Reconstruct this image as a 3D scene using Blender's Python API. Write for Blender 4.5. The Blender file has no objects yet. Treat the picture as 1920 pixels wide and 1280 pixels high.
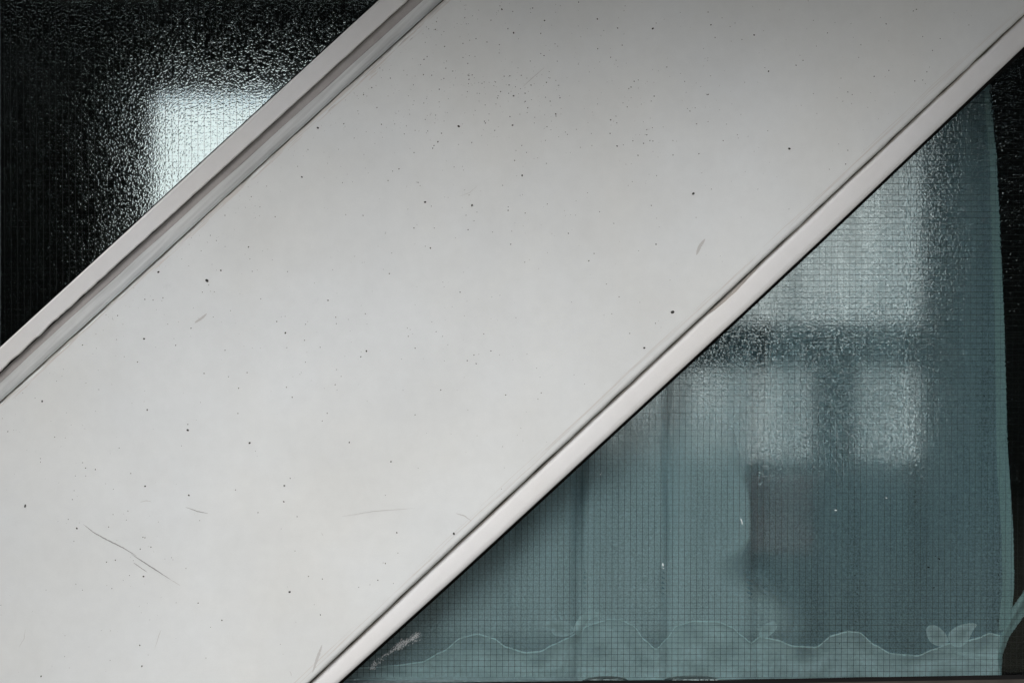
import bpy, bmesh, math, random
from mathutils import Vector, noise
random.seed(7)
R = math.radians
scene = bpy.context.scene
col = scene.collection

# ------------------------------------------------------------------ camera
CAM_D = 3.3333                       # metres from lens to the front face of the concrete
CZ = 1.5
cam_d = bpy.data.cameras.new('camera')
cam_d.lens = 60; cam_d.sensor_width = 36; cam_d.sensor_fit = 'HORIZONTAL'
cam_d.clip_start = 0.05; cam_d.clip_end = 500
cam = bpy.data.objects.new('camera', cam_d); col.objects.link(cam)
cam.location = (0, -CAM_D, CZ); cam.rotation_euler = (R(90), 0, 0)
scene.camera = cam

# ------------------------------------------------------------------ light: overcast day
SUN_EL, SUN_AZ = 52, 205             # degrees; the lamp stands behind the photographer
world = bpy.data.worlds.new("World"); scene.world = world
world.use_nodes = True
wn = world.node_tree.nodes; wl = world.node_tree.links
wn.clear()
wo = wn.new('ShaderNodeOutputWorld'); bg = wn.new('ShaderNodeBackground')
sky = wn.new('ShaderNodeTexSky'); sky.sky_type = 'NISHITA'; sky.sun_disc = False
sky.sun_elevation = R(SUN_EL); sky.sun_rotation = R(SUN_AZ)
sky.air_density = 1.0; sky.dust_density = 4.0; sky.ozone_density = 1.0
hsv = wn.new('ShaderNodeHueSaturation'); hsv.inputs['Saturation'].default_value = 0.34   # cloud cover
wl.new(sky.outputs[0], hsv.inputs['Color']); wl.new(hsv.outputs[0], bg.inputs['Color'])
bg.inputs['Strength'].default_value = 0.15
wl.new(bg.outputs[0], wo.inputs['Surface'])

sun_d = bpy.data.lights.new('sun', 'SUN'); sun_d.energy = 1.0; sun_d.angle = R(30)
sun_d.color = (1.0, 0.985, 0.97)
sun = bpy.data.objects.new('sun', sun_d); col.objects.link(sun)
az = R(SUN_AZ); el = R(SUN_EL)
sv = Vector((math.sin(az)*math.cos(el), math.cos(az)*math.cos(el), math.sin(el)))
sun.rotation_euler = (-sv).to_track_quat('-Z', 'Y').to_euler()
sun.location = sv*20

scene.view_settings.view_transform = 'Standard'
scene.view_settings.look = 'None'
scene.view_settings.exposure = 0.5
scene.view_settings.gamma = 1.0
scene.view_settings.use_curve_mapping = False
scene.render.engine = 'CYCLES'
scene.cycles.max_bounces = 14
scene.cycles.transmission_bounces = 12
scene.cycles.transparent_max_bounces = 16
scene.cycles.caustics_refractive = True
scene.cycles.caustics_reflective = True
scene.cycles.blur_glossy = 0.5
scene.cycles.sample_clamp_indirect = 6.0
scene.cycles.use_denoising = True
scene.cycles.denoiser = 'OPENIMAGEDENOISE'
scene.cycles.denoising_input_passes = 'RGB_ALBEDO_NORMAL'
scene.cycles.denoising_prefilter = 'ACCURATE'
scene.cycles.use_adaptive_sampling = False

# ------------------------------------------------------------------ helpers
def W(px, py, y):
    """point at depth y (metres behind the concrete face) for a place in the photograph's 1920x1280 layout"""
    k = (CAM_D + y)*0.6/1920
    return Vector(((px-960)*k, y, CZ-(py-640)*k))

CA, SA = math.cos(R(42.8)), math.sin(R(42.8))
def uv_of(px, py): return ((px-960)*CA-(py-640)*SA, (px-960)*SA+(py-640)*CA)
def px_of(u, v): return (960+u*CA+v*SA, 640-u*SA+v*CA)
class Line:                           # an edge of the diagonal: v as a function of u
    def __init__(s, *pts): s.p = sorted(uv_of(*q) for q in pts)
    def v(s, u):
        p = s.p
        for i in range(len(p)-1):
            if u <= p[i+1][0] or i == len(p)-2:
                a, b = p[i], p[i+1]
                return a[1]+(b[1]-a[1])*(u-a[0])/(b[0]-a[0])

def link(name, me, mats, parent=None):
    o = bpy.data.objects.new(name, me); col.objects.link(o)
    for m in (mats if isinstance(mats, (list, tuple)) else [mats]): me.materials.append(m)
    if parent: o.parent = parent
    return o
def mesh_of(name, bm, mats, parent=None, smooth=False):
    bmesh.ops.recalc_face_normals(bm, faces=bm.faces[:])
    me = bpy.data.meshes.new(name); bm.to_mesh(me); bm.free()
    if smooth:
        for p in me.polygons: p.use_smooth = True
    return link(name, me, mats, parent)
def empty(name, loc=(0, 0, 0)):
    o = bpy.data.objects.new(name, None); col.objects.link(o); o.location = loc
    o.empty_display_size = 0.1
    return o
def tag(o, label=None, cat=None, group=None, kind=None):
    if label: o['label'] = label
    if cat: o['category'] = cat
    if group: o['group'] = group
    if kind: o['kind'] = kind
    return o
def box(bm, x0, x1, y0, y1, z0, z1, mi=0):
    vs = [bm.verts.new(p) for p in ((x0,y0,z0),(x1,y0,z0),(x1,y1,z0),(x0,y1,z0),(x0,y0,z1),(x1,y0,z1),(x1,y1,z1),(x0,y1,z1))]
    fs = []
    for f in ((0,3,2,1),(4,5,6,7),(0,1,5,4),(1,2,6,5),(2,3,7,6),(3,0,4,7)):
        q = bm.faces.new([vs[i] for i in f]); q.material_index = mi; fs.append(q)
    return fs
def boxes(name, lst, mat, parent=None, bevel=0.0):
    bm = bmesh.new()
    for b in lst: box(bm, *b)
    if bevel: bmesh.ops.bevel(bm, geom=bm.edges[:], offset=bevel, segments=2, affect='EDGES')
    return mesh_of(name, bm, mat, parent)
def prism(bm, pts, y0, y1, mi_front=0, mi_back=0, mi_side=0):
    """polygon of (x,z) extruded from y0 to y1"""
    a = [bm.verts.new((p[0], y0, p[1])) for p in pts]
    b = [bm.verts.new((p[0], y1, p[1])) for p in pts]
    f = bm.faces.new(a); f.material_index = mi_front
    f = bm.faces.new(b[::-1]); f.material_index = mi_back
    n = len(pts)
    for i in range(n):
        f = bm.faces.new((a[i], b[i], b[(i+1)%n], a[(i+1)%n])); f.material_index = mi_side

# ------------------------------------------------------------------ materials
def new_mat(name):
    m = bpy.data.materials.new(name); m.use_nodes = True
    n = m.node_tree.nodes; n.clear()
    o = n.new('ShaderNodeOutputMaterial')
    return m, n, m.node_tree.links, o
def principled(name, colr, rough=0.6, metal=0.0, spec=0.5, var=0.0, scale=8.0, bump=0.0, bscale=60.0):
    m, n, l, o = new_mat(name)
    p = n.new('ShaderNodeBsdfPrincipled'); l.new(p.outputs[0], o.inputs['Surface'])
    p.inputs['Base Color'].default_value = (*colr, 1); p.inputs['Roughness'].default_value = rough
    p.inputs['Metallic'].default_value = metal; p.inputs['Specular IOR Level'].default_value = spec
    tc = n.new('ShaderNodeTexCoord')
    if var:
        t = n.new('ShaderNodeTexNoise'); t.inputs['Scale'].default_value = scale; t.inputs['Detail'].default_value = 6
        l.new(tc.outputs['Object'], t.inputs['Vector'])
        r = n.new('ShaderNodeMapRange'); r.inputs['From Min'].default_value = .3; r.inputs['From Max'].default_value = .7
        r.inputs['To Min'].default_value = 1-var; r.inputs['To Max'].default_value = 1+var
        l.new(t.outputs[0], r.inputs['Value'])
        mx = n.new('ShaderNodeMix'); mx.data_type = 'RGBA'; mx.blend_type = 'MULTIPLY'; mx.inputs[0].default_value = 1
        mx.inputs[6].default_value = (*colr, 1); l.new(r.outputs[0], mx.inputs[7]); l.new(mx.outputs[2], p.inputs['Base Color'])
    if bump:
        t = n.new('ShaderNodeTexNoise'); t.inputs['Scale'].default_value = bscale; t.inputs['Detail'].default_value = 5
        l.new(tc.outputs['Object'], t.inputs['Vector'])
        b = n.new('ShaderNodeBump'); b.inputs['Strength'].default_value = bump; b.inputs['Distance'].default_value = .002
        l.new(t.outputs[0], b.inputs['Height']); l.new(b.outputs[0], p.inputs['Normal'])
    return m

def concrete(name, base, stain=0.06, streak=0.0, fine=0.02, warm=(0.99, 0.975, 0.95), stain_scale=3.0, rough=0.62):
    m, n, l, o = new_mat(name)
    p = n.new('ShaderNodeBsdfPrincipled'); l.new(p.outputs[0], o.inputs['Surface'])
    p.inputs['Roughness'].default_value = rough; p.inputs['Specular IOR Level'].default_value = 0.25
    tc = n.new('ShaderNodeTexCoord')
    def nz(scale, det, rough=.55, vec=None):
        t = n.new('ShaderNodeTexNoise'); t.inputs['Scale'].default_value = scale
        t.inputs['Detail'].default_value = det; t.inputs['Roughness'].default_value = rough
        l.new(vec if vec else tc.outputs['Object'], t.inputs['Vector']); return t.outputs[0]
    def rng(v, a, b, c, d):
        r = n.new('ShaderNodeMapRange'); l.new(v, r.inputs['Value'])
        for k, x in zip(('From Min', 'From Max', 'To Min', 'To Max'), (a, b, c, d)): r.inputs[k].default_value = x
        return r.outputs[0]
    def mult(c, f, fac=1.0):
        mx = n.new('ShaderNodeMix'); mx.data_type = 'RGBA'; mx.blend_type = 'MULTIPLY'; mx.inputs[0].default_value = fac
        l.new(c, mx.inputs[6]); l.new(f, mx.inputs[7]); return mx.outputs[2]
    tint = n.new('ShaderNodeMix'); tint.data_type = 'RGBA'
    tint.inputs[6].default_value = (*base, 1)
    tint.inputs[7].default_value = tuple(b*w for b, w in zip(base, warm)) + (1,)
    l.new(rng(nz(stain_scale*0.6, 4), .40, .62, 0, 1), tint.inputs[0])
    c = tint.outputs[2]
    c = mult(c, rng(nz(stain_scale, 7, .6), .35, .7, 1-stain, 1+stain*.4))
    c = mult(c, rng(nz(38, 5, .6), .3, .7, 1-fine, 1+fine))
    c = mult(c, rng(nz(420, 3, .6), .25, .75, 1-fine, 1+fine))
    # scuffs: small faint grey smudges
    c = mult(c, rng(nz(11, 8, .72), .66, .80, 1, .86))
    if streak:
        mp = n.new('ShaderNodeMapping'); mp.inputs['Rotation'].default_value = (0, R(-43), 0); mp.inputs['Scale'].default_value = (.16, .03, .009)
        mp.vector_type = 'TEXTURE'
        l.new(tc.outputs['Object'], mp.inputs['Vector'])
        c = mult(c, rng(nz(1.0, 6, .6, mp.outputs[0]), .35, .68, 1-streak, 1+streak*.2))
    l.new(c, p.inputs['Base Color'])
    b = n.new('ShaderNodeBump'); b.inputs['Strength'].default_value = .25; b.inputs['Distance'].default_value = .0012
    l.new(nz(26, 7, .6), b.inputs['Height']); l.new(b.outputs[0], p.inputs['Normal'])
    return m

def glass(name, bumpy, dist=0.00022, tint=(0.90, 0.965, 0.963)):
    m, n, l, o = new_mat(name)
    g = n.new('ShaderNodeBsdfGlass'); g.inputs['IOR'].default_value = 1.5; g.inputs['Roughness'].default_value = 0.0
    g.inputs['Color'].default_value = (*tint, 1); l.new(g.outputs[0], o.inputs['Surface'])
    if bumpy: g.inputs['Roughness'].default_value = 0.07
    if bumpy:                         # rolled texture on the room side of the cast glass
        tc = n.new('ShaderNodeTexCoord')
        t = n.new('ShaderNodeTexNoise'); t.inputs['Scale'].default_value = 250; t.inputs['Detail'].default_value = 1.0
        l.new(tc.outputs['Object'], t.inputs['Vector'])
        r = n.new('ShaderNodeMapRange'); r.interpolation_type = 'SMOOTHSTEP'
        for k, x in zip(('From Min', 'From Max', 'To Min', 'To Max'), (.47, .80, 0, 1)): r.inputs[k].default_value = x
        l.new(t.outputs[0], r.inputs['Value'])
        t2 = n.new('ShaderNodeTexNoise'); t2.inputs['Scale'].default_value = 300; t2.inputs['Detail'].default_value = 1.0
        l.new(tc.outputs['Object'], t2.inputs['Vector'])
        ad = n.new('ShaderNodeMath'); ad.operation = 'MULTIPLY_ADD'; ad.inputs[1].default_value = .42
        l.new(t2.outputs[0], ad.inputs[0]); l.new(r.outputs[0], ad.inputs[2])
        b = n.new('ShaderNodeBump'); b.inputs['Strength'].default_value = 1.0; b.inputs['Distance'].default_value = dist
        l.new(ad.outputs[0], b.inputs['Height']); l.new(b.outputs[0], g.inputs['Normal'])
    return m

def sheer(name, colr, clear, trans=0.4, weave=330, fade=False, gather=.2):
    """woven sheer cloth: part open weave, part light scattered back or passed on"""
    m, n, l, o = new_mat(name)
    d = n.new('ShaderNodeBsdfDiffuse'); t = n.new('ShaderNodeBsdfTranslucent'); tr = n.new('ShaderNodeBsdfTransparent')
    d.inputs[0].default_value = (*colr, 1); t.inputs[0].default_value = (*colr, 1)
    a = n.new('ShaderNodeMixShader'); a.inputs[0].default_value = trans
    l.new(d.outputs[0], a.inputs[1]); l.new(t.outputs[0], a.inputs[2])
    b = n.new('ShaderNodeMixShader')
    l.new(a.outputs[0], b.inputs[1]); l.new(tr.outputs[0], b.inputs[2]); l.new(b.outputs[0], o.inputs['Surface'])
    tc = n.new('ShaderNodeTexCoord')
    mp = n.new('ShaderNodeMapping'); mp.inputs['Scale'].default_value = (17, 1, .9)
    l.new(tc.outputs['Object'], mp.inputs['Vector'])
    z = n.new('ShaderNodeTexNoise'); z.inputs['Scale'].default_value = 1.0; z.inputs['Detail'].default_value = 4
    l.new(mp.outputs[0], z.inputs['Vector'])
    r = n.new('ShaderNodeMapRange'); l.new(z.outputs[0], r.inputs['Value'])
    for k, x in zip(('From Min', 'From Max', 'To Min', 'To Max'), (.3, .7, clear*(1-gather), clear*(1+gather))): r.inputs[k].default_value = x
    wv = n.new('ShaderNodeTexNoise'); wv.inputs['Scale'].default_value = weave; wv.inputs['Detail'].default_value = 3
    l.new(tc.outputs['Object'], wv.inputs['Vector'])
    rw_ = n.new('ShaderNodeMapRange'); l.new(wv.outputs[0], rw_.inputs['Value'])
    for k, x in zip(('From Min', 'From Max', 'To Min', 'To Max'), (.32, .68, .5, 1.5)): rw_.inputs[k].default_value = x
    mu = n.new('ShaderNodeMath'); mu.operation = 'MULTIPLY'; mu.use_clamp = True
    l.new(r.outputs[0], mu.inputs[0]); l.new(rw_.outputs[0], mu.inputs[1]); out = mu.outputs[0]
    if fade:                          # frayed margin: the weave opens up towards the edge
        at_ = n.new('ShaderNodeAttribute'); at_.attribute_name = 'weave_density'
        inv = n.new('ShaderNodeMix'); inv.data_type = 'FLOAT'
        l.new(at_.outputs['Fac'], inv.inputs[0]); inv.inputs[2].default_value = 1.0; l.new(out, inv.inputs[3]); out = inv.outputs[0]
    l.new(out, b.inputs[0])
    return m

M = {}
M['concrete'] = concrete('off_white_concrete', (0.752, 0.785, 0.795), stain=.06)
M['concrete_trim'] = concrete('concrete_trim', (0.76, 0.772, 0.782), stain=.04)
M['bevel'] = concrete('concrete_bevel', (0.72, 0.75, 0.76), stain=.12, streak=.20)
M['groove'] = concrete('shaded_groove_mortar', (0.40, 0.385, 0.38), stain=.2, fine=.06)  # groove shade put into a darker mortar colour
M['mortar'] = concrete('mortar', (0.52, 0.49, 0.46), stain=.15, fine=.06)
M['pit'] = principled('pit_shade', (0.05, 0.05, 0.047), .9, spec=.1)  # dark tone is the cavity shade of the pits
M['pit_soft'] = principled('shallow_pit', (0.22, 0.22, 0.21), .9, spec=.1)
M['scratch'] = principled('scratch', (0.34, 0.34, 0.34), .8, spec=.1)
M['scratch_soft'] = principled('faint_scratch', (0.56, 0.56, 0.55), .8, spec=.1)
M['smudge'] = principled('beige_smudge', (0.66, 0.645, 0.62), .8, spec=.1)
M['grime'] = principled('edge_grime', (0.10, 0.095, 0.08), .9, spec=.1, var=.3, scale=60)
M['gasket'] = principled('black_rubber', (0.008, 0.008, 0.008), .7, spec=.15)
M['frame'] = principled('dark_bronze_frame', (0.075, 0.068, 0.06), .45, metal=.3, var=.25, scale=14)
M['steel'] = principled('dark_steel', (0.02, 0.025, 0.027), .5, metal=.2)
M['wire'] = principled('wire', (0.05, 0.053, 0.05), .45, metal=.35)
M['glass_flat'] = glass('clear_cast_glass', False)
M['glass_bump'] = glass('rolled_glass', True)
M['curtain'] = sheer('sheer_curtain', (0.46, 0.615, 0.69), .36, gather=.27)
M['lining'] = sheer('lining_cloth', (0.84, 0.945, 0.985), .28, fade=True, gather=.3)
M['lace_cord'] = sheer('lace_cord', (0.84, 0.95, 0.97), .12)
M['pleat'] = sheer('pleat_cloth', (0.42, 0.56, 0.60), .66)
M['lace'] = sheer('lace_cloth', (0.86, 0.96, 0.985), .17, weave=150, fade=True)
M['hem'] = sheer('hem_cloth', (0.50, 0.66, 0.67), .22)
M['white_paint'] = principled('white_paint', (0.84, 0.88, 0.89), .6)
M['black_speck'] = principled('black_speck', (0.01, 0.01, 0.01), .8)
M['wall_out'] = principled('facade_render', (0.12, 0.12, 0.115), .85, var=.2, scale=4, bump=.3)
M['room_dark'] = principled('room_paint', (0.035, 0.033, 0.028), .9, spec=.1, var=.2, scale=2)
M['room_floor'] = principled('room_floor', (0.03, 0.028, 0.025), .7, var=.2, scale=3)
M['asphalt'] = principled('asphalt', (0.13, 0.118, 0.095), .9, spec=.1, var=.25, scale=5, bump=.4, bscale=200)
M['opposite'] = principled('dark_cladding', (0.035, 0.036, 0.035), .85, spec=.15, var=.2, scale=2)
M['yard_wall'] = principled('pale_yard_render', (0.80, 0.815, 0.81), .9, spec=.1, var=.06, scale=2)
M['plinth'] = principled('grey_plinth', (0.52, 0.54, 0.54), .9, spec=.1, var=.15, scale=2)
M['yard'] = principled('yard_paving', (0.40, 0.41, 0.40), .9, spec=.1, var=.2, scale=3)
M['shade_canopy'] = concrete('shade_canopy_concrete', (0.42, 0.355, 0.19), stain=.2)  # added overhead slab, yellowed for a warm bounce
M['red_box'] = principled('reddish_cloth', (0.78, 0.34, 0.29), .9, spec=.1, var=.2, scale=12)
M['dark_wood'] = principled('dark_wood', (0.015, 0.02, 0.024), .7, spec=.2, var=.3, scale=9)
M['far_frame'] = principled('far_window_frame', (0.04, 0.045, 0.045), .6)

# ------------------------------------------------------------------ setting
bm = bmesh.new(); box(bm, -60, 60, -60, 60, -0.3, 0)
tag(mesh_of('ground', bm, M['asphalt']), 'grey asphalt ground in front of the facade', 'ground', kind='structure')

# the diagonal's edges, read off the photograph
U0 = Line((0, 651), (245, 427), (640, 65), (711, 0))
U1 = Line((0, 702), (110, 600), (770, 0))
U2 = Line((0, 718), (128, 600), (783, 10), (794, 0))
U3 = Line((0, 754), (171, 600), (640, 173), (832, 0))
L0 = Line((580, 1280), (792, 1080), (1320, 590), (1492, 430), (1865, 80))
L1 = Line((634, 1280), (856, 1080), (1389, 590), (1540, 449), (1720, 278), (1920, 88))
UA, UB = -2080, 1950

def sweep(bm, rows, n=240, ua=UA, ub=UB, mi=0, close=True):
    """rows: list of (function u->v, function u->depth); joins them into a long surface, closed into a solid"""
    grid = []
    for fv, fy in rows:
        r = []
        for i in range(n+1):
            u = ua+(ub-ua)*i/n
            r.append(bm.verts.new(W(*px_of(u, fv(u)), fy(u))))
        grid.append(r)
    k = len(grid); prs = [(j, j+1) for j in range(k-1)] + ([(k-1, 0)] if close else [])
    for a, b in prs:
        for i in range(n):
            f = bm.faces.new((grid[a][i], grid[a][i+1], grid[b][i+1], grid[b][i])); f.material_index = mi
    if close:
        for i in (0, n):
            bm.faces.new([grid[j][i] for j in range(k)])
    return grid
def wob(amp, sc, seed):
    return lambda u: amp*noise.noise(Vector((u/sc, seed, 0.3)))
def off(line, d, w=None):
    return (lambda u: line.v(u)+d+(w(u) if w else 0))
def dep(y, w=None): return (lambda u: y+(w(u) if w else 0))

stair = empty('stair_balustrade', (-1.0, 0.045, 0.0))
tag(stair, 'broad off-white concrete stair balustrade rising diagonally across the wired glass', 'balustrade')
def keep(o):
    o.matrix_parent_inverse = stair.matrix_world.inverted(); return o
bpy.context.view_layer.update()

# main panel: flat face, soft rounded lower arris, eased upper arris
bm = bmesh.new()
wl0 = wob(1.6, 60, 1.0); wl1 = wob(1.2, 24, 2.0)
wlow = lambda u: wl0(u)*.6+wl1(u)*.7
wup = wob(1.0, 22, 5.0)
rows = [(off(U3, 0, wup), dep(.040)), (off(U3, 0, wup), dep(.006)), (off(U3, 1.2, wup), dep(.002)), (off(U3, 5, wup), dep(0.0)), (off(U3, 120), dep(0))]
rows += [(off(L0, -120), dep(0)), (off(L0, -8), dep(0)), (off(L0, -5), dep(.0005)), (off(L0, -2.6), dep(.0016)), (off(L0, -1, wlow), dep(.004)), (off(L0, 0, wlow), dep(.011)), (off(L0, 0, wlow), dep(.040))]
sweep(bm, rows, n=420)
panel = keep(mesh_of('panel', bm, M['concrete'], stair))

# air-bubble pits, flat discs with cavity shade in their colour, and scratches
def disc(bm, px, py, r, mi, y=-.0003, ax=1.0, ang=0, n=8):
    c = W(px, py, y-random.uniform(0, .00025)); vs = []
    ph = random.random()*6
    for i in range(n):
        a = 2*math.pi*i/n
        rr = r*(1+.18*math.sin(2*a+ph))
        x, z = rr*ax*math.cos(a), rr*math.sin(a)
        vs.append(bm.verts.new(c+Vector((x*math.cos(ang)-z*math.sin(ang), 0, x*math.sin(ang)+z*math.cos(ang)))))
    f = bm.faces.new(vs); f.material_index = mi
def on_face(px, py, m=14):
    u, v = uv_of(px, py)
    return U3.v(u)+m < v < L0.v(u)-m-4
bm = bmesh.new()
big = [(1261,585,3.2),(1300,363,2.4),(1480,279,2.2),(388,526,3.0),(860,237,2.2),(961,235,1.6),(979,329,1.6),(797,379,2.0),(885,385,1.9),
       (596,240,2.0),(1224,54,1.9),(270,635,1.8),(297,510,2.0),(79,752,1.8),(414,507,1.5),(352,806,2.2),(468,830,1.9),(543,1109,2.0),
       (354,928,1.6),(144,990,1.7),(269,1080,1.6),(851,1000,2.2),(744,998,1.3),(655,829,1.3),(1208,652,1.9),(1065,818,1.5),(733,865,1.3),
       (276,768,1.5),(437,367,1.7),(566,332,1.6),(963,62,1.6),(941,18,1.6),(963,180,1.5),(1042,214,1.4),(1157,274,1.4),(535,624,1.6),
       (687,658,1.6),(807,465,1.4),(466,463,1.3),(615,563,1.3),(1120,36,1.4),(1145,225,1.3),(1104,489,1.2),(1230,458,1.3),(1021,39,1.4),
       (821,266,1.4),(1158,53,1.2),(77,1267,1.5),(266,1248,1.5),(1414,66,1.5),(1441,134,1.5),(1333,47,1.3),(533,910,1.5),(416,1162,1.3),(272,911,1.6),(532,940,1.4),(262,1209,1.3)]
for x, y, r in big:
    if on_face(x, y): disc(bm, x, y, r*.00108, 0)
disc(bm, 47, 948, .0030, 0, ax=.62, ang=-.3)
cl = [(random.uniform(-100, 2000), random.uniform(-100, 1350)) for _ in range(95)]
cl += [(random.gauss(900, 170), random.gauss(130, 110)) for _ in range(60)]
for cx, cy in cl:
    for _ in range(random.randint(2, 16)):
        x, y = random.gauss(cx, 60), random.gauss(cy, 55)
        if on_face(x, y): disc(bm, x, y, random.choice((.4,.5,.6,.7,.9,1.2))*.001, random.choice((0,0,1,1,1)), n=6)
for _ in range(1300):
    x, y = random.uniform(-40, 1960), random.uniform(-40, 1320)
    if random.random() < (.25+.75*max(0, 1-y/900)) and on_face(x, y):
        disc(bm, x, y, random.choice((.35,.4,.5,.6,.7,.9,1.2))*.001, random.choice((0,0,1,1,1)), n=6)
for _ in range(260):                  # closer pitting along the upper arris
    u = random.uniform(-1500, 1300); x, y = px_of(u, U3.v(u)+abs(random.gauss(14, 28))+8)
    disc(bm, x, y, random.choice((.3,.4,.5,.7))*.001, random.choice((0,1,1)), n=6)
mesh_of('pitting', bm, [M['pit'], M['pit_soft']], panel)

def ribbon(bm, pts, w, mi=0, y=-.0003):
    n = len(pts); L, Rr = [], []
    for i, p in enumerate(pts):
        a = Vector(pts[max(0, i-1)]); b = Vector(pts[min(n-1, i+1)]); d = (b-a).normalized(); nn = Vector((-d.y, d.x))
        ww = w*(math.sin(math.pi*(i+.35)/(n-.3)))**.6*random.uniform(.75, 1.2)
        L.append(bm.verts.new(W(p[0]+nn.x*ww, p[1]+nn.y*ww, y))); Rr.append(bm.verts.new(W(p[0]-nn.x*ww, p[1]-nn.y*ww, y)))
    for i in range(n-1):
        f = bm.faces.new((L[i], L[i+1], Rr[i+1], Rr[i])); f.material_index = mi
def curve_pts(p, n=14):
    out = []
    for i in range(len(p)-1):
        for k in range(n):
            t = k/n; out.append((p[i][0]+(p[i+1][0]-p[i][0])*t+random.uniform(-.25,.25), p[i][1]+(p[i+1][1]-p[i][1])*t+random.uniform(-.25,.25)))
    out.append(p[-1]); return out
bm = bmesh.new()
ribbon(bm, curve_pts([(156,982),(176,998),(200,1011),(232,1027),(256,1042)]), 1.0)
ribbon(bm, curve_pts([(246,1038),(280,1060),(320,1086)]), .9, 0, -.0005)
ribbon(bm, curve_pts([(318,1085),(338,1097)]), .55, 1)
ribbon(bm, curve_pts([(250,1054),(276,1072)]), .7)
ribbon(bm, curve_pts([(348,950),(370,958),(390,962)]), .65)
ribbon(bm, curve_pts([(262,941),(274,938),(284,940)]), .5, 1)
ribbon(bm, curve_pts([(855,962),(870,966),(884,976)]), 1.0, 1)
ribbon(bm, curve_pts([(640,968),(700,958),(780,952)]), .45, 1)
ribbon(bm, curve_pts([(290,1216),(298,1190),(302,1180)]), .5, 1)
ribbon(bm, curve_pts([(586,1260),(596,1230),(604,1208)]), 2.4, 1)
ribbon(bm, curve_pts([(1306,478),(1312,462),(1322,448)]), 3.2, 1, -.0004)
ribbon(bm, curve_pts([(365,605),(376,598),(388,588)]), 2.2, 1)
ribbon(bm, curve_pts([(980,163),(1000,145),(1022,126)]), .6, 1)
def along(ln, o, u0, w, mi):
    u1 = u0+random.uniform(*ln); n_ = 8
    ribbon(bm, [px_of(u0+(u1-u0)*i/n_, ln_v(u0+(u1-u0)*i/n_)+o+.4*math.sin(i*1.3)) for i in range(n_+1)], w, mi, -.00015-.00002*random.random())
ln_v = U3.v
for _ in range(170): along((15, 110), 1.5+abs(random.gauss(0, 6)), random.uniform(-1300, 1100), random.uniform(.3, 1.4), 2)
for _ in range(25): along((8, 40), 2+abs(random.gauss(0, 4)), random.uniform(0, 900), random.uniform(.4, 1.1), 1)
ln_v = L0.v
for _ in range(60): along((60, 220), -12-abs(random.gauss(0, 5)), random.uniform(-1200, 1100), random.uniform(.25, .5), 2)
for _ in range(4):
    x, y = random.uniform(0, 1500), random.uniform(300, 1270)
    a = random.uniform(0, 3.1); ln = random.uniform(5, 40)
    q = [(x, y), (x+ln*.5*math.cos(a), y+ln*.5*math.sin(a)), (x+ln*math.cos(a+.2), y+ln*math.sin(a+.2))]
    if all(on_face(*p) for p in q): ribbon(bm, curve_pts(q, 6), random.uniform(.3, .55), 1)
mesh_of('scratches', bm, [M['scratch'], M['scratch_soft'], M['smudge']], panel)

# groove above the panel: sloping bevel, mortar band darkened for groove shade, and the cap with a ragged crack under it
bm = bmesh.new()
sweep(bm, [(off(U3, -1.2, wob(.9, 26, 8.0)), dep(.014)), (off(U3, -5), dep(.0105)), (lambda u: U3.v(u)*.6+U2.v(u)*.4, dep(.0085)), (off(U2, 0, wob(.9, 90, 3.0)), dep(.0070)), (off(U2, 0), dep(.040)), (off(U3, -1.6), dep(.040))], n=260)
keep(mesh_of('bevel', bm, M['bevel'], stair))
bm = bmesh.new()
sweep(bm, [(off(U2, -.2), dep(.0085)), (off(U1, -1.5), dep(.0085)), (off(U1, -1.5), dep(.038)), (off(U2, -.2), dep(.038))], n=200)
keep(mesh_of('shaded_mortar_band', bm, M['groove'], stair))
bm = bmesh.new()
def rag(u):
    a = noise.noise(Vector((u/26, 9.1, 0)))*1.6+noise.noise(Vector((u/8, 4.1, 0)))*.8
    s = min(1, max(0, (-u-100)/800))                    # the crack opens towards the foot of the stair
    return -2.2-1.6*s+a*(.35+s)
sweep_rows = [(off(U1, 0, rag), dep(.036)), (off(U1, 0, rag), dep(.004)), (off(U1, -1.6, rag), dep(.0006)), (off(U1, -3.5, rag), dep(0.0)), (off(U0, 3), dep(0.0)), (off(U0, 0), dep(.004)), (off(U0, 0), dep(.036))]
bm = bmesh.new(); sweep(bm, sweep_rows, n=900)
keep(mesh_of('cap', bm, M['concrete_trim'], stair))

# strip below the panel, set back and slightly hollow, with smeared mortar along the joint
bm = bmesh.new()
def lmix(t): return lambda u: L0.v(u)*(1-t)+L1.v(u)*t
sweep(bm, [(lmix(-.04), dep(.038)), (lmix(-.04), dep(.014)), (lmix(.10), dep(.0095)), (lmix(.28), dep(.0080)), (lmix(.5), dep(.0072)), (lmix(.75), dep(.0068)), (lmix(.97), dep(.0067)), (lmix(1), dep(.0085)), (lmix(1), dep(.038))], n=200)
strip = keep(mesh_of('lower_strip', bm, M['concrete_trim'], stair, smooth=False))
for p in strip.data.polygons: p.use_smooth = len(p.vertices) == 4
bm = bmesh.new()
def smear(u):
    base = 3.2+2.6*noise.noise(Vector((u/75, 2.2, 0)))+.8*noise.noise(Vector((u/14, 6.6, 0)))
    x, y = px_of(u, L0.v(u))
    base += 5.5*max(0, 1-abs((x-1375)/55))**.6
    return max(.8, base)
sweep(bm, [(off(L0, -2), dep(.035)), (off(L0, -2), dep(.012)), (lambda u: L0.v(u)+smear(u)*.6, dep(.0082)), (lambda u: L0.v(u)+smear(u), dep(.0086)), (lambda u: L0.v(u)+smear(u), dep(.035))], n=700)
keep(mesh_of('mortar_smear', bm, M['mortar'], stair))
bm = bmesh.new()
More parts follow.
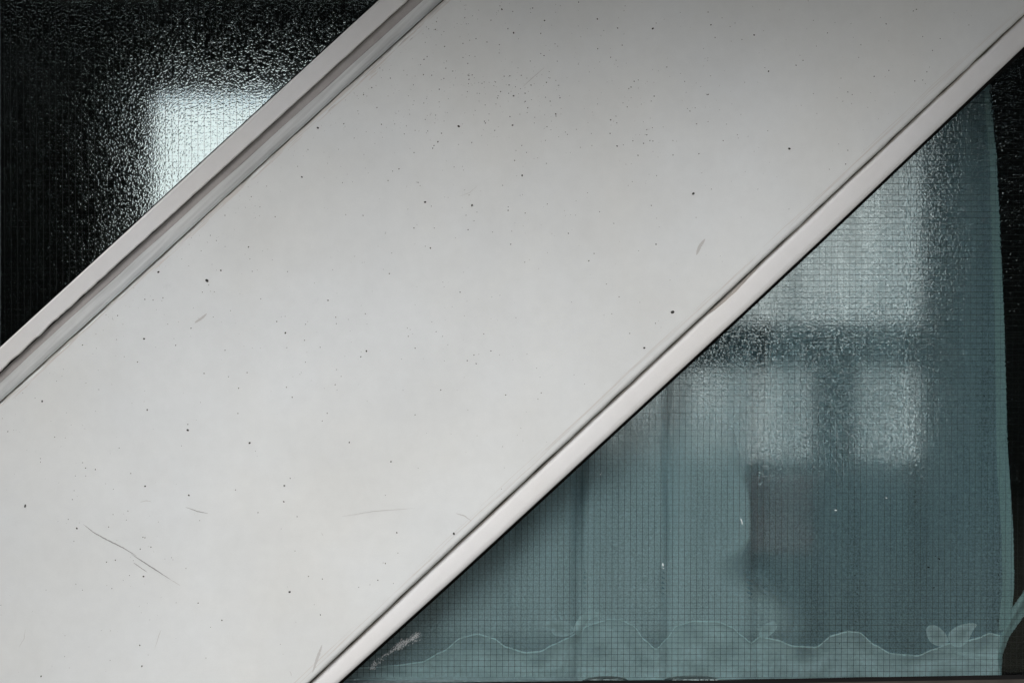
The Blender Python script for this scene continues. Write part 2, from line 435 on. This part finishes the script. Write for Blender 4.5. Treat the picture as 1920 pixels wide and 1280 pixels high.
def jl(u): return -.9+.5*noise.noise(Vector((u/33, 7.7, 0)))
def jw(u): return .5+1.3*noise.noise(Vector((u/55, 4.4, 0)))+.6*noise.noise(Vector((u/11, 8.4, 0)))
sweep(bm, [(lambda u: L0.v(u)+jl(u), dep(.0105)), (lambda u: L0.v(u)+jl(u), dep(.0066)), (lambda u: L0.v(u)+jl(u)+max(.7, 1.7+jw(u)), dep(.0078)), (lambda u: L0.v(u)+jl(u)+max(.7, 1.7+jw(u)), dep(.0105))], n=700)
keep(mesh_of('open_joint', bm, M['grime'], stair))
# grime on both arrises
bm = bmesh.new()
def gr(u): return max(.35, .9+.9*noise.noise(Vector((u/40, 1.7, 0)))+.5*noise.noise(Vector((u/9, 3.3, 0))))
sweep(bm, [(lambda u: U3.v(u)-1.3, dep(.0035)), (lambda u: U3.v(u)-1.3, dep(-.0002)), (lambda u: U3.v(u)+gr(u), dep(-.0002)), (lambda u: U3.v(u)+gr(u), dep(.0035))], n=600)
keep(mesh_of('edge_grime', bm, M['grime'], stair))

# black rubber edging between concrete and glass
bm = bmesh.new()
sweep(bm, [(off(U0, 6), dep(.040)), (off(U0, 6), dep(.030)), (off(U0, -2.1), dep(.030)), (off(U0, -2.1), dep(.0495))], n=60)
sweep(bm, [(lambda u: L1.v(u)-6, dep(.040)), (lambda u: L1.v(u)-6, dep(.028)), (lambda u: L1.v(u)+5.2+max(0, (u-900)/90), dep(.028)), (lambda u: L1.v(u)+5.2+max(0, (u-900)/90), dep(.0495))], n=60)
keep(mesh_of('edging', bm, M['gasket'], stair))
# core that ties the strips together
bm = bmesh.new()
sweep(bm, [(lambda u: U0.v(u)+8, dep(.0365)), (lambda u: L1.v(u)-8, dep(.0365)), (lambda u: L1.v(u)-8, dep(.046)), (lambda u: U0.v(u)+8, dep(.046))], n=30)
keep(mesh_of('core', bm, M['steel'], stair))

# ------------------------------------------------------------------ glazing
YG = 0.052; TG = 0.007
k = (CAM_D+YG)*0.6/1920
def mid(u): return (U0.v(u)+L1.v(u))/2
def pane_window(name, label, poly, px, py, ph, tilt, xr, zr, right):
    root = empty(name, (sum(p[0] for p in poly)/len(poly), YG, poly[0][1]))
    tag(root, label, 'window')
    bpy.context.view_layer.update()
    bm = bmesh.new(); prism(bm, poly, YG, YG+TG, 0, 1, 0)
    g = mesh_of('pane', bm, [M['glass_flat'], M['glass_bump']], root); g.matrix_parent_inverse = root.matrix_world.inverted()
    # fine welded wire inside the glass
    bm = bmesh.new(); yc = YG+TG*.45
    def thick(c, vert):
        px = 960+c.x/k; py = 640-(c.z-CZ)/k
        st = lambda v, lo, hi: min(1, max(0, (v-lo)/(hi-lo)))
        if right:
            if vert: return .00016+.00018*st(py-.35*(px-1300), 560, 900)
            return .00014+.00019*max(1-st(py, 620, 860), st(py, 1060, 1180))
        return .00030 if vert else .00014
    def seg(a, b, vert):
        n = max(1, int((b-a).length/.12)); d = (b-a).normalized(); nn = Vector((-d.z, 0, d.x))
        prev = None
        for i in range(n+1):
            c = a+(b-a)*i/n + nn*random.uniform(-.00025, .00025); c.y = yc; h = thick(c, vert)
            q = [bm.verts.new(c+nn*h), bm.verts.new(c+Vector((0, h, 0))), bm.verts.new(c-nn*h), bm.verts.new(c-Vector((0, h, 0)))]
            if prev:
                for k in range(4): bm.faces.new((prev[k], prev[(k+1)%4], q[(k+1)%4], q[k]))
            prev = q
    def clip(a, b):
        # clip the segment to the convex pane outline
        t0, t1 = 0.0, 1.0; n = len(poly)
        area = sum(poly[i][0]*poly[(i+1)%n][1]-poly[(i+1)%n][0]*poly[i][1] for i in range(n))
        s = 1 if area > 0 else -1
        for i in range(n):
            p, q = poly[i], poly[(i+1)%n]
            nx, nz = -(q[1]-p[1])*s, (q[0]-p[0])*s
            da = (a[0]-p[0])*nx+(a[1]-p[1])*nz; db = (b[0]-p[0])*nx+(b[1]-p[1])*nz
            if da < 0 and db < 0: return None
            if da < 0: t0 = max(t0, da/(da-db))
            elif db < 0: t1 = min(t1, da/(da-db))
        if t1-t0 < 1e-3: return None
        f = lambda t: Vector((a[0]+(b[0]-a[0])*t, yc, a[1]+(b[1]-a[1])*t))
        return f(t0+1e-3), f(t1-1e-3)
    x = xr[0]
    while x < xr[1]:
        c = clip((x-tilt*(zr[0]-CZ), zr[0]), (x-tilt*(zr[1]-CZ), zr[1]))
        if c: seg(*c, True)
        x += px
    z = zr[0]
    while z < zr[1]:
        c = clip((xr[0], z+.002*xr[0]), (xr[1], z+.002*xr[1]))
        if c: seg(*c, False)
        z += py*random.uniform(.985, 1.015)
    w = mesh_of('wire_mesh', bm, M['wire'], root); w.matrix_parent_inverse = root.matrix_world.inverted()
    return root
def XZ(px, py): p = W(px, py, YG); return (p.x, p.z)
def diag(px_u): x, y = px_of(px_u, mid(px_u)); return XZ(x, y)
ZL, ZT = XZ(0, 1274)[1], 2.62
# left pane: above the diagonal, from its foot to the head of the window
XL = XZ(-3, 0)[0]
def z_on(xw):
    a, b = diag(-1000), diag(1000); t = (xw-a[0])/(b[0]-a[0]); return a[1]+(b[1]-a[1])*t
def x_on(zw):
    a, b = diag(-1000), diag(1000); t = (zw-a[1])/(b[1]-a[1]); return a[0]+(b[0]-a[0])*t
left_poly = [(XL, z_on(XL)), (x_on(ZT), ZT), (XL, ZT)]
XR = 1.42
right_poly = [(x_on(ZL), ZL), (XR, ZL-.0), (XR, z_on(XR)-.0)]
lw = pane_window('wired_window', 'dark uncurtained wired glass window above the diagonal balustrade at upper left', left_poly, 12.1*k, 11.0*k, 0, .004, (XL, 2.2), (0.6, ZT), False)
rw = pane_window('wired_window', 'wired glass window with a teal curtain behind it below the diagonal balustrade', right_poly, 11.35*k, 10.75*k, 0, -.006, (-1.6, XR), (ZL+.004, 2.6), True)
# frames of the two windows
def pbox(name, lst, mat, root, bevel=.0):
    o = boxes(name, lst, mat, root, bevel); o.matrix_parent_inverse = root.matrix_world.inverted(); return o
pbox('jamb', [(XL-.10, XL, .031, .071, z_on(XL)-.2, ZT+.05)], M['steel'], lw, .002)
bm = bmesh.new()
def sill_pts(y, o): return [W(300, 1283+o, y), W(900, 1278+o, y), W(1280, 1275.5+o, y), W(1600, 1269+o, y), W(1920, 1264+o, y), W(2400, 1257+o, y)]
for (o0, o1, y0, y1, mi) in ((0, 12, .040, .064, 0), (8.5, 34, .024, .0395, 1)):
    A = [sill_pts(y0, o0), sill_pts(y1, o0), sill_pts(y1, o1), sill_pts(y0, o1)]
    V = [[bm.verts.new(p) for p in r] for r in A]
    for a in range(4):
        for i in range(5):
            f = bm.faces.new((V[a][i], V[a][i+1], V[(a+1)%4][i+1], V[(a+1)%4][i])); f.material_index = mi
    for i in (0, 5):
        f = bm.faces.new([V[a][i] for a in range(4)]); f.material_index = mi
o = mesh_of('sill', bm, [M['gasket'], M['frame']], rw); o.matrix_parent_inverse = rw.matrix_world.inverted()
pbox('jamb', [(XR, XR+.06, .031, .071, ZL-.03, 2.75)], M['frame'], rw, .002)

# marks on the right pane: chalky smear, paint flecks, dead flies
def mark(name, mat, parts):
    bm = bmesh.new()
    for px, py, r, ax, ang in parts:
        disc(bm, px, py, r, 0, y=YG-.0008, ax=ax, ang=ang, n=9)
    o = mesh_of(name, bm, mat, rw); o.matrix_parent_inverse = rw.matrix_world.inverted()
sm = []
for _ in range(700):
    t = random.random()
    x = 694+t*92; y = 1253-t*64-6*math.sin(t*3.1)
    dens = .15+1.0*math.exp(-((t-.62)/.13)**2)+.8*math.exp(-((t-.92)/.10)**2)+.45*math.exp(-((t-.08)/.07)**2)
    if random.random() < dens*.8:
        sm.append((x+random.gauss(0, 2.5), y+random.gauss(0, 1+3.2*min(1, dens)), random.uniform(.0003, .0008), random.uniform(1.5, 3.5), random.uniform(.3, 1.2)))
mark('paint_smear', M['white_paint'], sm)
mark('paint_fleck', M['white_paint'], [(1390, 975, .0013, 2.6, 1.9), (1391.5, 980, .0013, 2, 1.5)])
mark('paint_fleck', M['white_paint'], [(1243, 1058, .0013, 2.8, 1.7), (1244, 1065, .0012, 1.2, 0)])
mark('paint_fleck', M['white_paint'], [(1126, 889, .0011, 1.5, 1), (1117, 884, .0007, 1, 0), (1128, 886, .0007, 1, 0), (1662, 933, .0012, 1.6, 0), (1567, 956, .0012, 2.2, 0), (1257, 995, .0007, 1, 0)])
mark('dirt_speck', M['black_speck'], [(1741, 1063, .0014, 1.7, .1), (1761, 1047, .0012, 2.2, -.5), (1754, 1042, .0007, 2, -.5), (1751, 1101, .0011, 1.5, 0), (1872, 1077, .0011, 1.3, -1), (1574, 1206, .0010, 1, 0), (741, 1242, .0009, 1.6, -.2)])

# ------------------------------------------------------------------ curtain
YB = YG+TG
def edge_x(py):
    pts = [(-200, 1838), (170, 1855), (300, 1868), (600, 1882), (850, 1889), (1000, 1899), (1100, 1901), (1180, 1893), (1215, 1878), (1276, 1876)]
    for i in range(len(pts)-1):
        if py <= pts[i+1][0]:
            a, b = pts[i], pts[i+1]; return a[1]+(b[1]-a[1])*(py-a[0])/(b[0]-a[0])
    return pts[-1][1]
FOLDS = [(905, 26, .011), (1085, 12, .014), (1165, 40, .010), (1262, 16, .010), (1425, 14, .013), (1560, 46, .016), (1705, 28, -.013), (1800, 50, .018), (1010, 30, -.008), (1340, 45, -.010), (1086, 8, .018), (1252, 8, .014), (1421, 9, .015), (968, 8, .012)]
def cur_y(px, py):
    t = min(1, max(0, (1276-py)/1300))
    y = YB+.0045+.05*t**.8
    for c, w, a in FOLDS:
        cc = c+12*noise.noise(Vector((py/300, c, 0)))
        y += 1.5*a*(.25+1.5*t)*math.exp(-((px-cc)/w)**2)
    y += .006*(t+.1)*noise.noise(Vector((px/90, py/500, 2)))
    return max(YB+.002, y)
curt = empty('curtain', W(1300, 1276, YB+.02))
tag(curt, 'sheer teal curtain with scalloped lace hem hanging behind the lower right wired glass', 'curtain')
bpy.context.view_layer.update()
def ck(o): o.matrix_parent_inverse = curt.matrix_world.inverted(); return o
def cloth(name, x_of, y0, y1, nx, ny, mat, dy=0.0):
    bm = bmesh.new(); g = []
    for j in range(ny+1):
        py = y0+(y1-y0)*j/ny; a, b = x_of(py); r = []
        for i in range(nx+1):
            px = a+(b-a)*i/nx; r.append(bm.verts.new(W(px, py, cur_y(px, py)+dy)))
        g.append(r)
    for j in range(ny):
        for i in range(nx): bm.faces.new((g[j][i], g[j][i+1], g[j+1][i+1], g[j+1][i]))
    return ck(mesh_of(name, bm, mat, curt, smooth=True))
def bottom(px):                      # the hem lifts off the sill in two places
    y = 1278-(px-900)*.0125
    y -= 9*max(0, 1-((px-1135)/42)**2)**.5
    y -= 8*max(0, 1-((px-1295)/50)**2)**.5
    return y
bm = bmesh.new(); g = []
NX, NY = 430, 110
for j in range(NY+1):
    r = []
    for i in range(NX+1):
        t = j/NY
        py0 = -420+(1278+420)*t
        b = edge_x(py0); xl = 640+.12*max(0, 1280-py0); px = xl+(b-xl)*i/NX
        py = -420+(bottom(px)+420)*t
        r.append(bm.verts.new(W(px, py, cur_y(px, py))))
    g.append(r)
for j in range(NY):
    for i in range(NX): bm.faces.new((g[j][i], g[j][i+1], g[j+1][i+1], g[j+1][i]))
ck(mesh_of('cloth', bm, M['curtain'], curt, smooth=True))
cloth('side_hem', lambda py: (edge_x(py)-9-13*min(1, max(0, py/900)), edge_x(py)), -420, 1180, 4, 90, M['hem'], -.0012)
# lace border: scalloped second layer
SC = [(600,1256),(690,1250),(735,1247),(790,1240),(830,1220),(865,1194),(895,1187),(925,1195),(950,1212),(985,1222),(1012,1220),(1040,1206),(1062,1196),(1080,1186),(1105,1170),(1140,1160),(1165,1161),(1188,1172),(1208,1198),(1230,1216),(1250,1196),(1268,1172),(1300,1163),(1345,1164),(1372,1174),(1390,1190),(1408,1204),(1425,1192),(1455,1198),(1488,1210),(1530,1212),(1560,1190),(1590,1182),(1610,1184),(1640,1208),(1670,1224),(1720,1228),(1750,1216),(1778,1205),(1800,1203),(1830,1196),(1855,1186),(1874,1190)]
def sc(px):
    for i in range(len(SC)-1):
        if px <= SC[i+1][0]:
            a, b = SC[i], SC[i+1]; t = (px-a[0])/(b[0]-a[0]); t = t*t*(3-2*t)*.5+t*.5; return a[1]+(b[1]-a[1])*t
    return SC[-1][1]
def strip_cloth(name, x0, x1, f0, f1, nx, ny, mat, dy):
    bm = bmesh.new(); g = []; dl = bm.verts.layers.float.new('weave_density')
    for i in range(nx+1):
        px = x0+(x1-x0)*i/nx; a, b = f0(px), f1(px)
        g.append([bm.verts.new(W(px, a+(b-a)*j/ny, max(YB+.0008, cur_y(px, a+(b-a)*j/ny)+dy))) for j in range(ny+1)])
        for j in range(ny+1): g[-1][j][dl] = min(1, .60+.32*j/ny+.35*noise.noise(Vector((px/45, j/3, 7))))
    for i in range(nx):
        for j in range(ny): bm.faces.new((g[i][j], g[i+1][j], g[i+1][j+1], g[i][j+1]))
    return ck(mesh_of(name, bm, mat, curt, smooth=True))
strip_cloth('lace_border', 600, 1874, sc, lambda x: bottom(x), 260, 8, M['lace'], -.0026)
strip_cloth('lace_edging', 600, 1874, lambda x: sc(x)-1.0, lambda x: sc(x)+1.8, 260, 1, M['lace_cord'], -.0029)
def leaf(pts, dy=-.0031):
    bm = bmesh.new(); dl = bm.verts.layers.float.new('weave_density'); c = (sum(p[0] for p in pts)/len(pts), sum(p[1] for p in pts)/len(pts))
    n = len(pts); P = []
    for i in range(n):               # rounded outline through the points
        p0, p1, p2, p3 = pts[i-1], pts[i], pts[(i+1)%n], pts[(i+2)%n]
        for t in (0, .25, .5, .75):
            P.append(tuple(.5*((2*b)+(-a+cc)*t+(2*a-5*b+4*cc-d)*t*t+(-a+3*b-3*cc+d)*t**3) for a, b, cc, d in zip(p0, p1, p2, p3)))
    q = lambda p: W(p[0], p[1], max(YB+.0006, cur_y(*p)+dy))
    cv = bm.verts.new(q(c)); vs = [bm.verts.new(q(p)) for p in P]
    for v in vs: v[dl] = .95
    cv[dl] = .6
    for i in range(len(vs)): bm.faces.new((cv, vs[i], vs[(i+1)%len(vs)]))
    ck(mesh_of('lace_leaf', bm, M['lace'], curt, smooth=True))
leaf([(1016,1174),(1030,1163),(1052,1161),(1070,1170),(1076,1184),(1060,1192),(1040,1190),(1030,1178)])
leaf([(1076,1182),(1082,1162),(1098,1147),(1118,1146),(1126,1152),(1108,1160),(1096,1178),(1086,1192)])
leaf([(1424,1190),(1428,1174),(1442,1166),(1452,1164),(1456,1176),(1448,1186),(1436,1194)])
leaf([(1736,1178),(1748,1170),(1762,1176),(1774,1190),(1777,1204),(1760,1210),(1742,1200)])
leaf([(1778,1188),(1792,1174),(1812,1168),(1831,1169),(1822,1184),(1812,1204),(1796,1212),(1782,1206)])
leaf([(1790,1224),(1815,1222),(1850,1228),(1872,1240),(1850,1240),(1820,1232)])
# a second, denser panel overlaps behind the left two thirds
bm = bmesh.new(); g = []; dl = bm.verts.layers.float.new('weave_density')
sst = lambda x: (lambda t: t*t*(3-2*t))(min(1, max(0, x)))
for i in range(301):
    r = []
    for j in range(61):
        t = j/60; tx = i/300
        py = 690+(1271-690)*t
        xl = 640+.12*(1280-py); xe = 1412+125*sst((py-1035)/120)+5*noise.noise(Vector((py/160, 3, 0)))
        px = xl+(xe-xl)*tx
        v = bm.verts.new(W(px, py, max(YB+.0012, cur_y(px, py)-.0016)))
        w = 10+60*sst((940-py)/120)+120*sst((py-1000)/90)
        v[dl] = sst((py-720+30*noise.noise(Vector((px/120, 2, 0))))/150)*sst((xe-px)/w+.02)*(1-.45*sst((py-1165)/45))
        r.append(v)
    g.append(r)
for i in range(300):
    for j in range(60): bm.faces.new((g[i][j], g[i+1][j], g[i+1][j+1], g[i][j+1]))
ck(mesh_of('overlapping_panel', bm, M['lining'], curt, smooth=True))
# pleats: places where the cloth folds back behind itself
for x0, x1, y1 in ((1076, 1094, 1262), (1243, 1258, 1240)):
    cloth('pleat', lambda py, x0=x0, x1=x1: (x0+10*noise.noise(Vector((py/210, x0, 0))), x1+14*noise.noise(Vector((py/260, x1, 5)))), -420, y1, 4, 60, M['pleat'], .006)
# gathered corner pulled away to the right
bm = bmesh.new()
top = [(1862,1196),(1880,1166),(1900,1134),(1920,1106),(1960,1070),(2040,1030)]
bot = [(1877,1272),(1879,1226),(1892,1192),(1918,1156),(1962,1120),(2044,1084)]
g = []
for i in range(6):
    r = []
    for j in range(7):
        t = j/6; px = top[i][0]+(bot[i][0]-top[i][0])*t; py = top[i][1]+(bot[i][1]-top[i][1])*t
        r.append(bm.verts.new(W(px, py, YB+.004+.006*math.sin(t*7+i)+.003*i+.004)))
    g.append(r)
for i in range(5):
    for j in range(6): bm.faces.new((g[i][j], g[i+1][j], g[i+1][j+1], g[i][j+1]))
ck(mesh_of('gathered_corner', bm, M['hem'], curt, smooth=True))

# ------------------------------------------------------------------ building: facade, room and the far window
bld = empty('building', (0, .1, 0))
tag(bld, 'dark room and facade seen through the wired glass', 'building')
bpy.context.view_layer.update()
def bk(o): o.matrix_parent_inverse = bld.matrix_world.inverted(); return o
D1 = 4.2                               # far wall
WX0, WX1 = -2.7, 2.75
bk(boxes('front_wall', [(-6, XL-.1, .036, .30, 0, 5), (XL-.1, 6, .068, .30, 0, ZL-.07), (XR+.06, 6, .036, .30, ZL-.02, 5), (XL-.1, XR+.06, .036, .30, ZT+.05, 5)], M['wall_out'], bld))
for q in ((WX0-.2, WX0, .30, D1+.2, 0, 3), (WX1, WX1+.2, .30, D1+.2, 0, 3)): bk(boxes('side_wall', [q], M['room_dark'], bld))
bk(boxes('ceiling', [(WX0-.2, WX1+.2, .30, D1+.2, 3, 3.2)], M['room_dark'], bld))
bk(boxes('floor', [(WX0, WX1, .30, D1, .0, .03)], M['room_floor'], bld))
kf = (CAM_D+D1)*.6/1920
FX0, FX1 = (274-960)*kf, (1745-960)*kf
FT = CZ-(166-640)*kf; FB = CZ-(868-640)*kf
TR0, TR1 = CZ-(690-640)*kf, CZ-(606-640)*kf
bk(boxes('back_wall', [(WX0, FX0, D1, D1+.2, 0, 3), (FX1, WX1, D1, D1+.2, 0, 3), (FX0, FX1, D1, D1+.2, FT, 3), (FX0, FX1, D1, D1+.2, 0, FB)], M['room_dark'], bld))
mx0, mx1 = (1530-960)*kf, (1612-960)*kf
bk(boxes('far_window', [(FX0, FX1, D1+.03, D1+.12, TR0, TR1), (mx0, mx1, D1+.03, D1+.12, FB, TR0), ((620-960)*kf, (690-960)*kf, D1+.03, D1+.12, FB, TR0)], M['far_frame'], bld))
# yard behind, seen through the far window
bm = bmesh.new(); box(bm, -9, 9, 10.5, 10.8, 0, 3.4)
box(bm, -9, 9, 10.46, 10.495, 0, 1.5, 1)
tag(mesh_of('yard_wall', bm, [M['yard_wall'], M['plinth']]), 'pale wall of the yard glowing blurred through the far window', 'wall')
bm = bmesh.new(); box(bm, -9, 9, D1+.25, 10.5, 0, .02)
tag(mesh_of('yard', bm, M['yard']), 'pale paved yard beyond the far window', 'yard', kind='structure')

# blurred furniture against the far window
def at(px0, px1, py0, py1, y): a = W(px0, py0, y); b = W(px1, py1, y); return a.x, b.x, b.z, a.z
ch = empty('chair', (.55, .45, .03)); tag(ch, 'chair with a reddish brown back blurred behind the curtain', 'chair')
bpy.context.view_layer.update()
x0, x1, z0, z1 = at(1400, 1525, 892, 1040, .55)
for nm, l, m in (('backrest', [(x0, x1, .55, .59, z0, z1)], 'red_box'), ('seat', [(x0-.03, x1+.03, .55, 1.0, .47, .52)], 'red_box'),
              ('leg', [(x0, x0+.04, .55, .59, .03, z0-.002)], 'dark_wood'), ('leg', [(x1-.04, x1, .55, .59, .03, z0-.002)], 'dark_wood'),
              ('leg', [(x0, x0+.04, .95, .99, .03, .468)], 'dark_wood'), ('leg', [(x1-.04, x1, .95, .99, .03, .468)], 'dark_wood')):
    o = boxes(nm, l, M[m], ch, .006); o.matrix_parent_inverse = ch.matrix_world.inverted()

# ------------------------------------------------------------------ what shades and mirrors: added canopy and pier, added dark block opposite
cano = boxes('shade_canopy', [(-4.5, .5, -0.8, .034, 2.8, 3.0), (.5, 4.5, -1.0, .034, 2.8, 3.0)], M['shade_canopy'], None, .01)  # unseen slab added to darken the panel's top, deeper at right
bk(boxes('shade_pier', [(-2.3, -1.9, -1.3, .034, 0, 5)], M['wall_out'], bld))  # unseen pier added to darken the left side
tag(cano, 'unseen concrete slab added overhead to shade the balustrade and windows', 'shade_canopy')
opp = empty('opposite_blocker', (0, -13, 0)); tag(opp, 'unseen dark building added across the street to block sky reflections', 'building')  # added out of view so the glass mirrors something dark
bpy.context.view_layer.update()
o = boxes('wall', [(-20, 20, -13.4, -13, 0, 6.4)], M['opposite'], opp); o.matrix_parent_inverse = opp.matrix_world.inverted()
